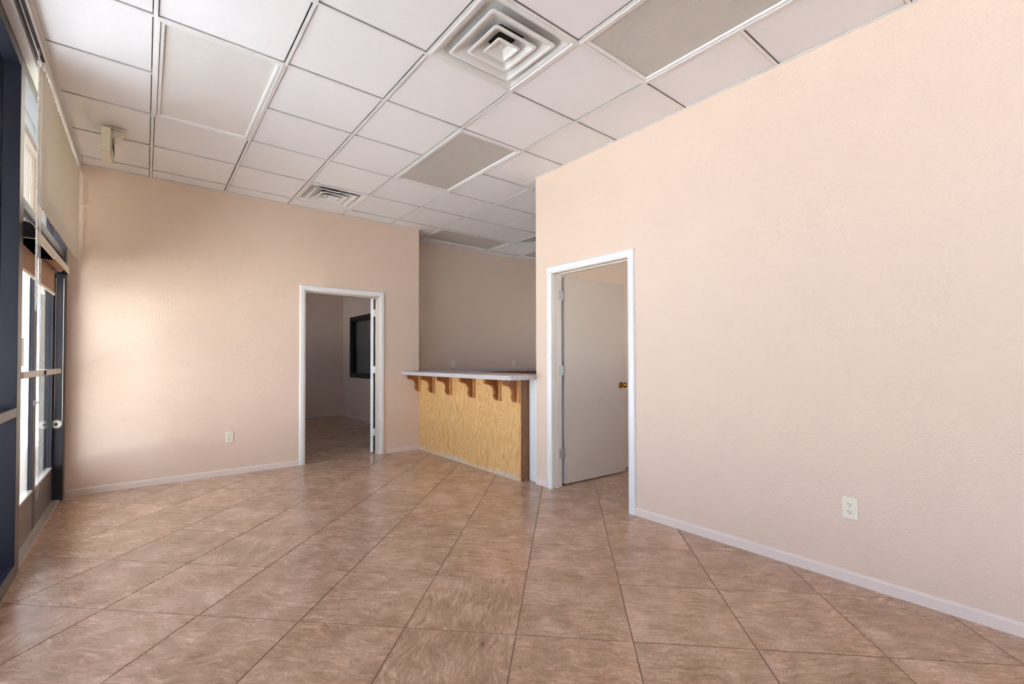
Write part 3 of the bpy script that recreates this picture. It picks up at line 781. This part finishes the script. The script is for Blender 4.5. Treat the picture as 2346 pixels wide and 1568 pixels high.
def bead_loop(r, x, y, zt, zb, dy=.035, step=.011):
    zz = zt; pts = []
    while zz > zb: pts.append((y-dy/2, zz)); zz -= step
    for k in range(7): t = PI+PI*k/6; pts.append((y+dy/2*math.cos(t), zb+dy/2*math.sin(t)))
    zz = zb
    while zz < zt: pts.append((y+dy/2, zz)); zz += step
    mb = MB()
    for (a, z) in pts:
        rr = .0033
        mb.loft([[(x+rr*.7*math.cos(q), a+rr*.7*math.sin(q), z-rr*.7) for q in (0, PI/2, PI, 1.5*PI)], [(x+rr*math.cos(q), a+rr*math.sin(q), z) for q in (0, PI/2, PI, 1.5*PI)], [(x+rr*.7*math.cos(q), a+rr*.7*math.sin(q), z+rr*.7) for q in (0, PI/2, PI, 1.5*PI)]], True, True)
    mb.tube([(x, p[0], p[1]) for p in pts], .0009, 4)
    o = mb.obj('bead_chain', CORD, r); return o
bead_loop(r1, -.497, 3.865, 2.0, 1.51, .05)
bead_loop(r2, -.575, 4.62, 1.95, 1.0, .04)

# vertical blinds over the door bay
vb = empty('vertical_blind', (-.47, 4.6, H)); tag(vb, 'cream vertical blind with closed vanes hanging above the glass doors', 'blind')
hx0, hx1 = -.497, -.455
MB().bbox(hx0, hx1, YN+.02, YA-.03, 2.912, 2.947, .002).obj('head_rail', GRID, vb)
MB().box(hx0+.004, hx1-.004, YN+.03, 3.74, 2.9095, 2.9125).obj('track_slot', SLOT, vb)
MB().box(hx0+.018, hx0+.023, YN+.03, 3.74, 2.908, 2.9105).obj('track_rib', ALU, vb)
MB().bbox(XW-.0, -.499, YN+.02, YA-.03, 2.898, 2.945, .002).obj('valance_strip', TRIM, vb)
nv = 26
vm = None
for k in range(nv):
    y = 3.79+k*(5.545-3.79)/(nv-1)
    if vm is None:
        pts = [(-.044+.088*q/6, .006*(1-(2*q/6-1)**2)) for q in range(7)]
        pts += [(p[0], p[1]+.0010) for p in reversed(pts)]
        mb = MB().prism(pts, -.795, 0, 'z'); o = mb.obj('vane', BLIND); vm = o.data
    else:
        o = bpy.data.objects.new('vane', vm); C.objects.link(o)
    o.location = (-.476+.002*random.uniform(-1, 1), y, 2.893+.002*random.uniform(-1, 1)); o.rotation_euler = (0, 0, PI/2-.22+.02*random.uniform(-1, 1))
    o.parent = vb; o.matrix_parent_inverse = parent_inv(vb)
    MB().box(-.479, -.473, y-.003, y+.003, 2.888, 2.913).obj('vane_hanger', CREAM, vb)
# traverse chain and cords at the near end of the blind
bead_loop(vb, -.466, 3.60, 2.91, 1.49, .03)
MB().tube([(-.470, 3.715, 2.91), (-.470, 3.715, 1.4), (-.472, 3.71, .75), (-.474, 3.735, .45), (-.472, 3.77, .40), (-.472, 3.80, .45), (-.470, 3.785, .8), (-.470, 3.755, 1.4), (-.470, 3.75, 2.91)], .0011, 5).obj('pull_cord', CORD, vb)
# cord tensioner on the jamb
tn = empty('cord_tensioner', (-.568, 5.49, .65)); tag(tn, 'round white cord pulley on the dark door jamb by the back wall', 'pulley')
MB().lathe((-.580, 5.499, .655), (0, -1, 0), [(.010, 0), (.034, 0), (.036, .006), (.030, .012), (.014, .013), (.010, .010)], 20).obj('pulley_wheel', TRIM, tn)
MB().cyl((-.580, 5.487, .655), (-.580, 5.484, .655), .010, 12).obj('hub', SLOT, tn)
MB().tube([(-.592, 5.488, .675), (-.592, 5.490, 1.0), (-.592, 5.493, 1.90)], .0022, 6).obj('cord', CREAM, tn)
MB().tube([(-.546, 5.482, .665), (-.543, 5.486, .69), (-.543, 5.488, 1.0), (-.543, 5.493, 1.90)], .0022, 6).obj('cord', CREAM, tn)

# ------------------------------------------------------------------ outside
setkind(MB().box(-60, 60, -50, 60, -.20, -.085).obj('ground', CONC), 'structure')
po = MB().box(-2.45, -.67, -11, 9.4, 3.0, 3.25)
setkind(po.obj('porch_roof', SOFFIT), 'structure')
fs = MB().box(-.70, -.655, YA+.01, 6.9, -.06, 3.0).box(-.70, -.655, -11, YN, -.06, 3.0)
setkind(fs.obj('facade', STUCCO), 'structure')
setkind(MB().box(-1.17, .17, 9.8, 10.4, -.06, 3.0).obj('facade_pier', STUCCO), 'structure')
for k, y in enumerate((-4.6, 2.0, 8.6)):
    c = empty('porch_column', (-2.2, y, -.06)); tag(c, 'pale stucco porch column outside the glass doors', 'column', 'porch columns outside')
    MB().bbox(-2.4, -2.0, y-.2, y+.2, -.06, 3.0, .01).obj('shaft', STUCCO, c)
    MB().bbox(-2.44, -1.96, y-.24, y+.24, -.06, .20, .01).obj('column_base', STUCCO, c)
# roof slab so nothing lights the rooms from above
setkind(MB().box(-.70, 7.3, YN-.3, 10.4, H+.155, H+.30).obj('roof', STUCCO), 'structure')
setkind(MB().box(3.46, 7.12, YC+T, 10.4, -.1, H+.155).obj('building_mass', STUCCO), 'structure')
setkind(MB().box(-.654, .18, YA+T+.001, 6.9, -.1, H+.155).box(.18, 3.46, 10.22, 10.4, -.1, H+.155).box(-.70, 3.06, YN-.3, YN-T, -.1, H+.155).obj('building_mass_rear', STUCCO), 'structure')
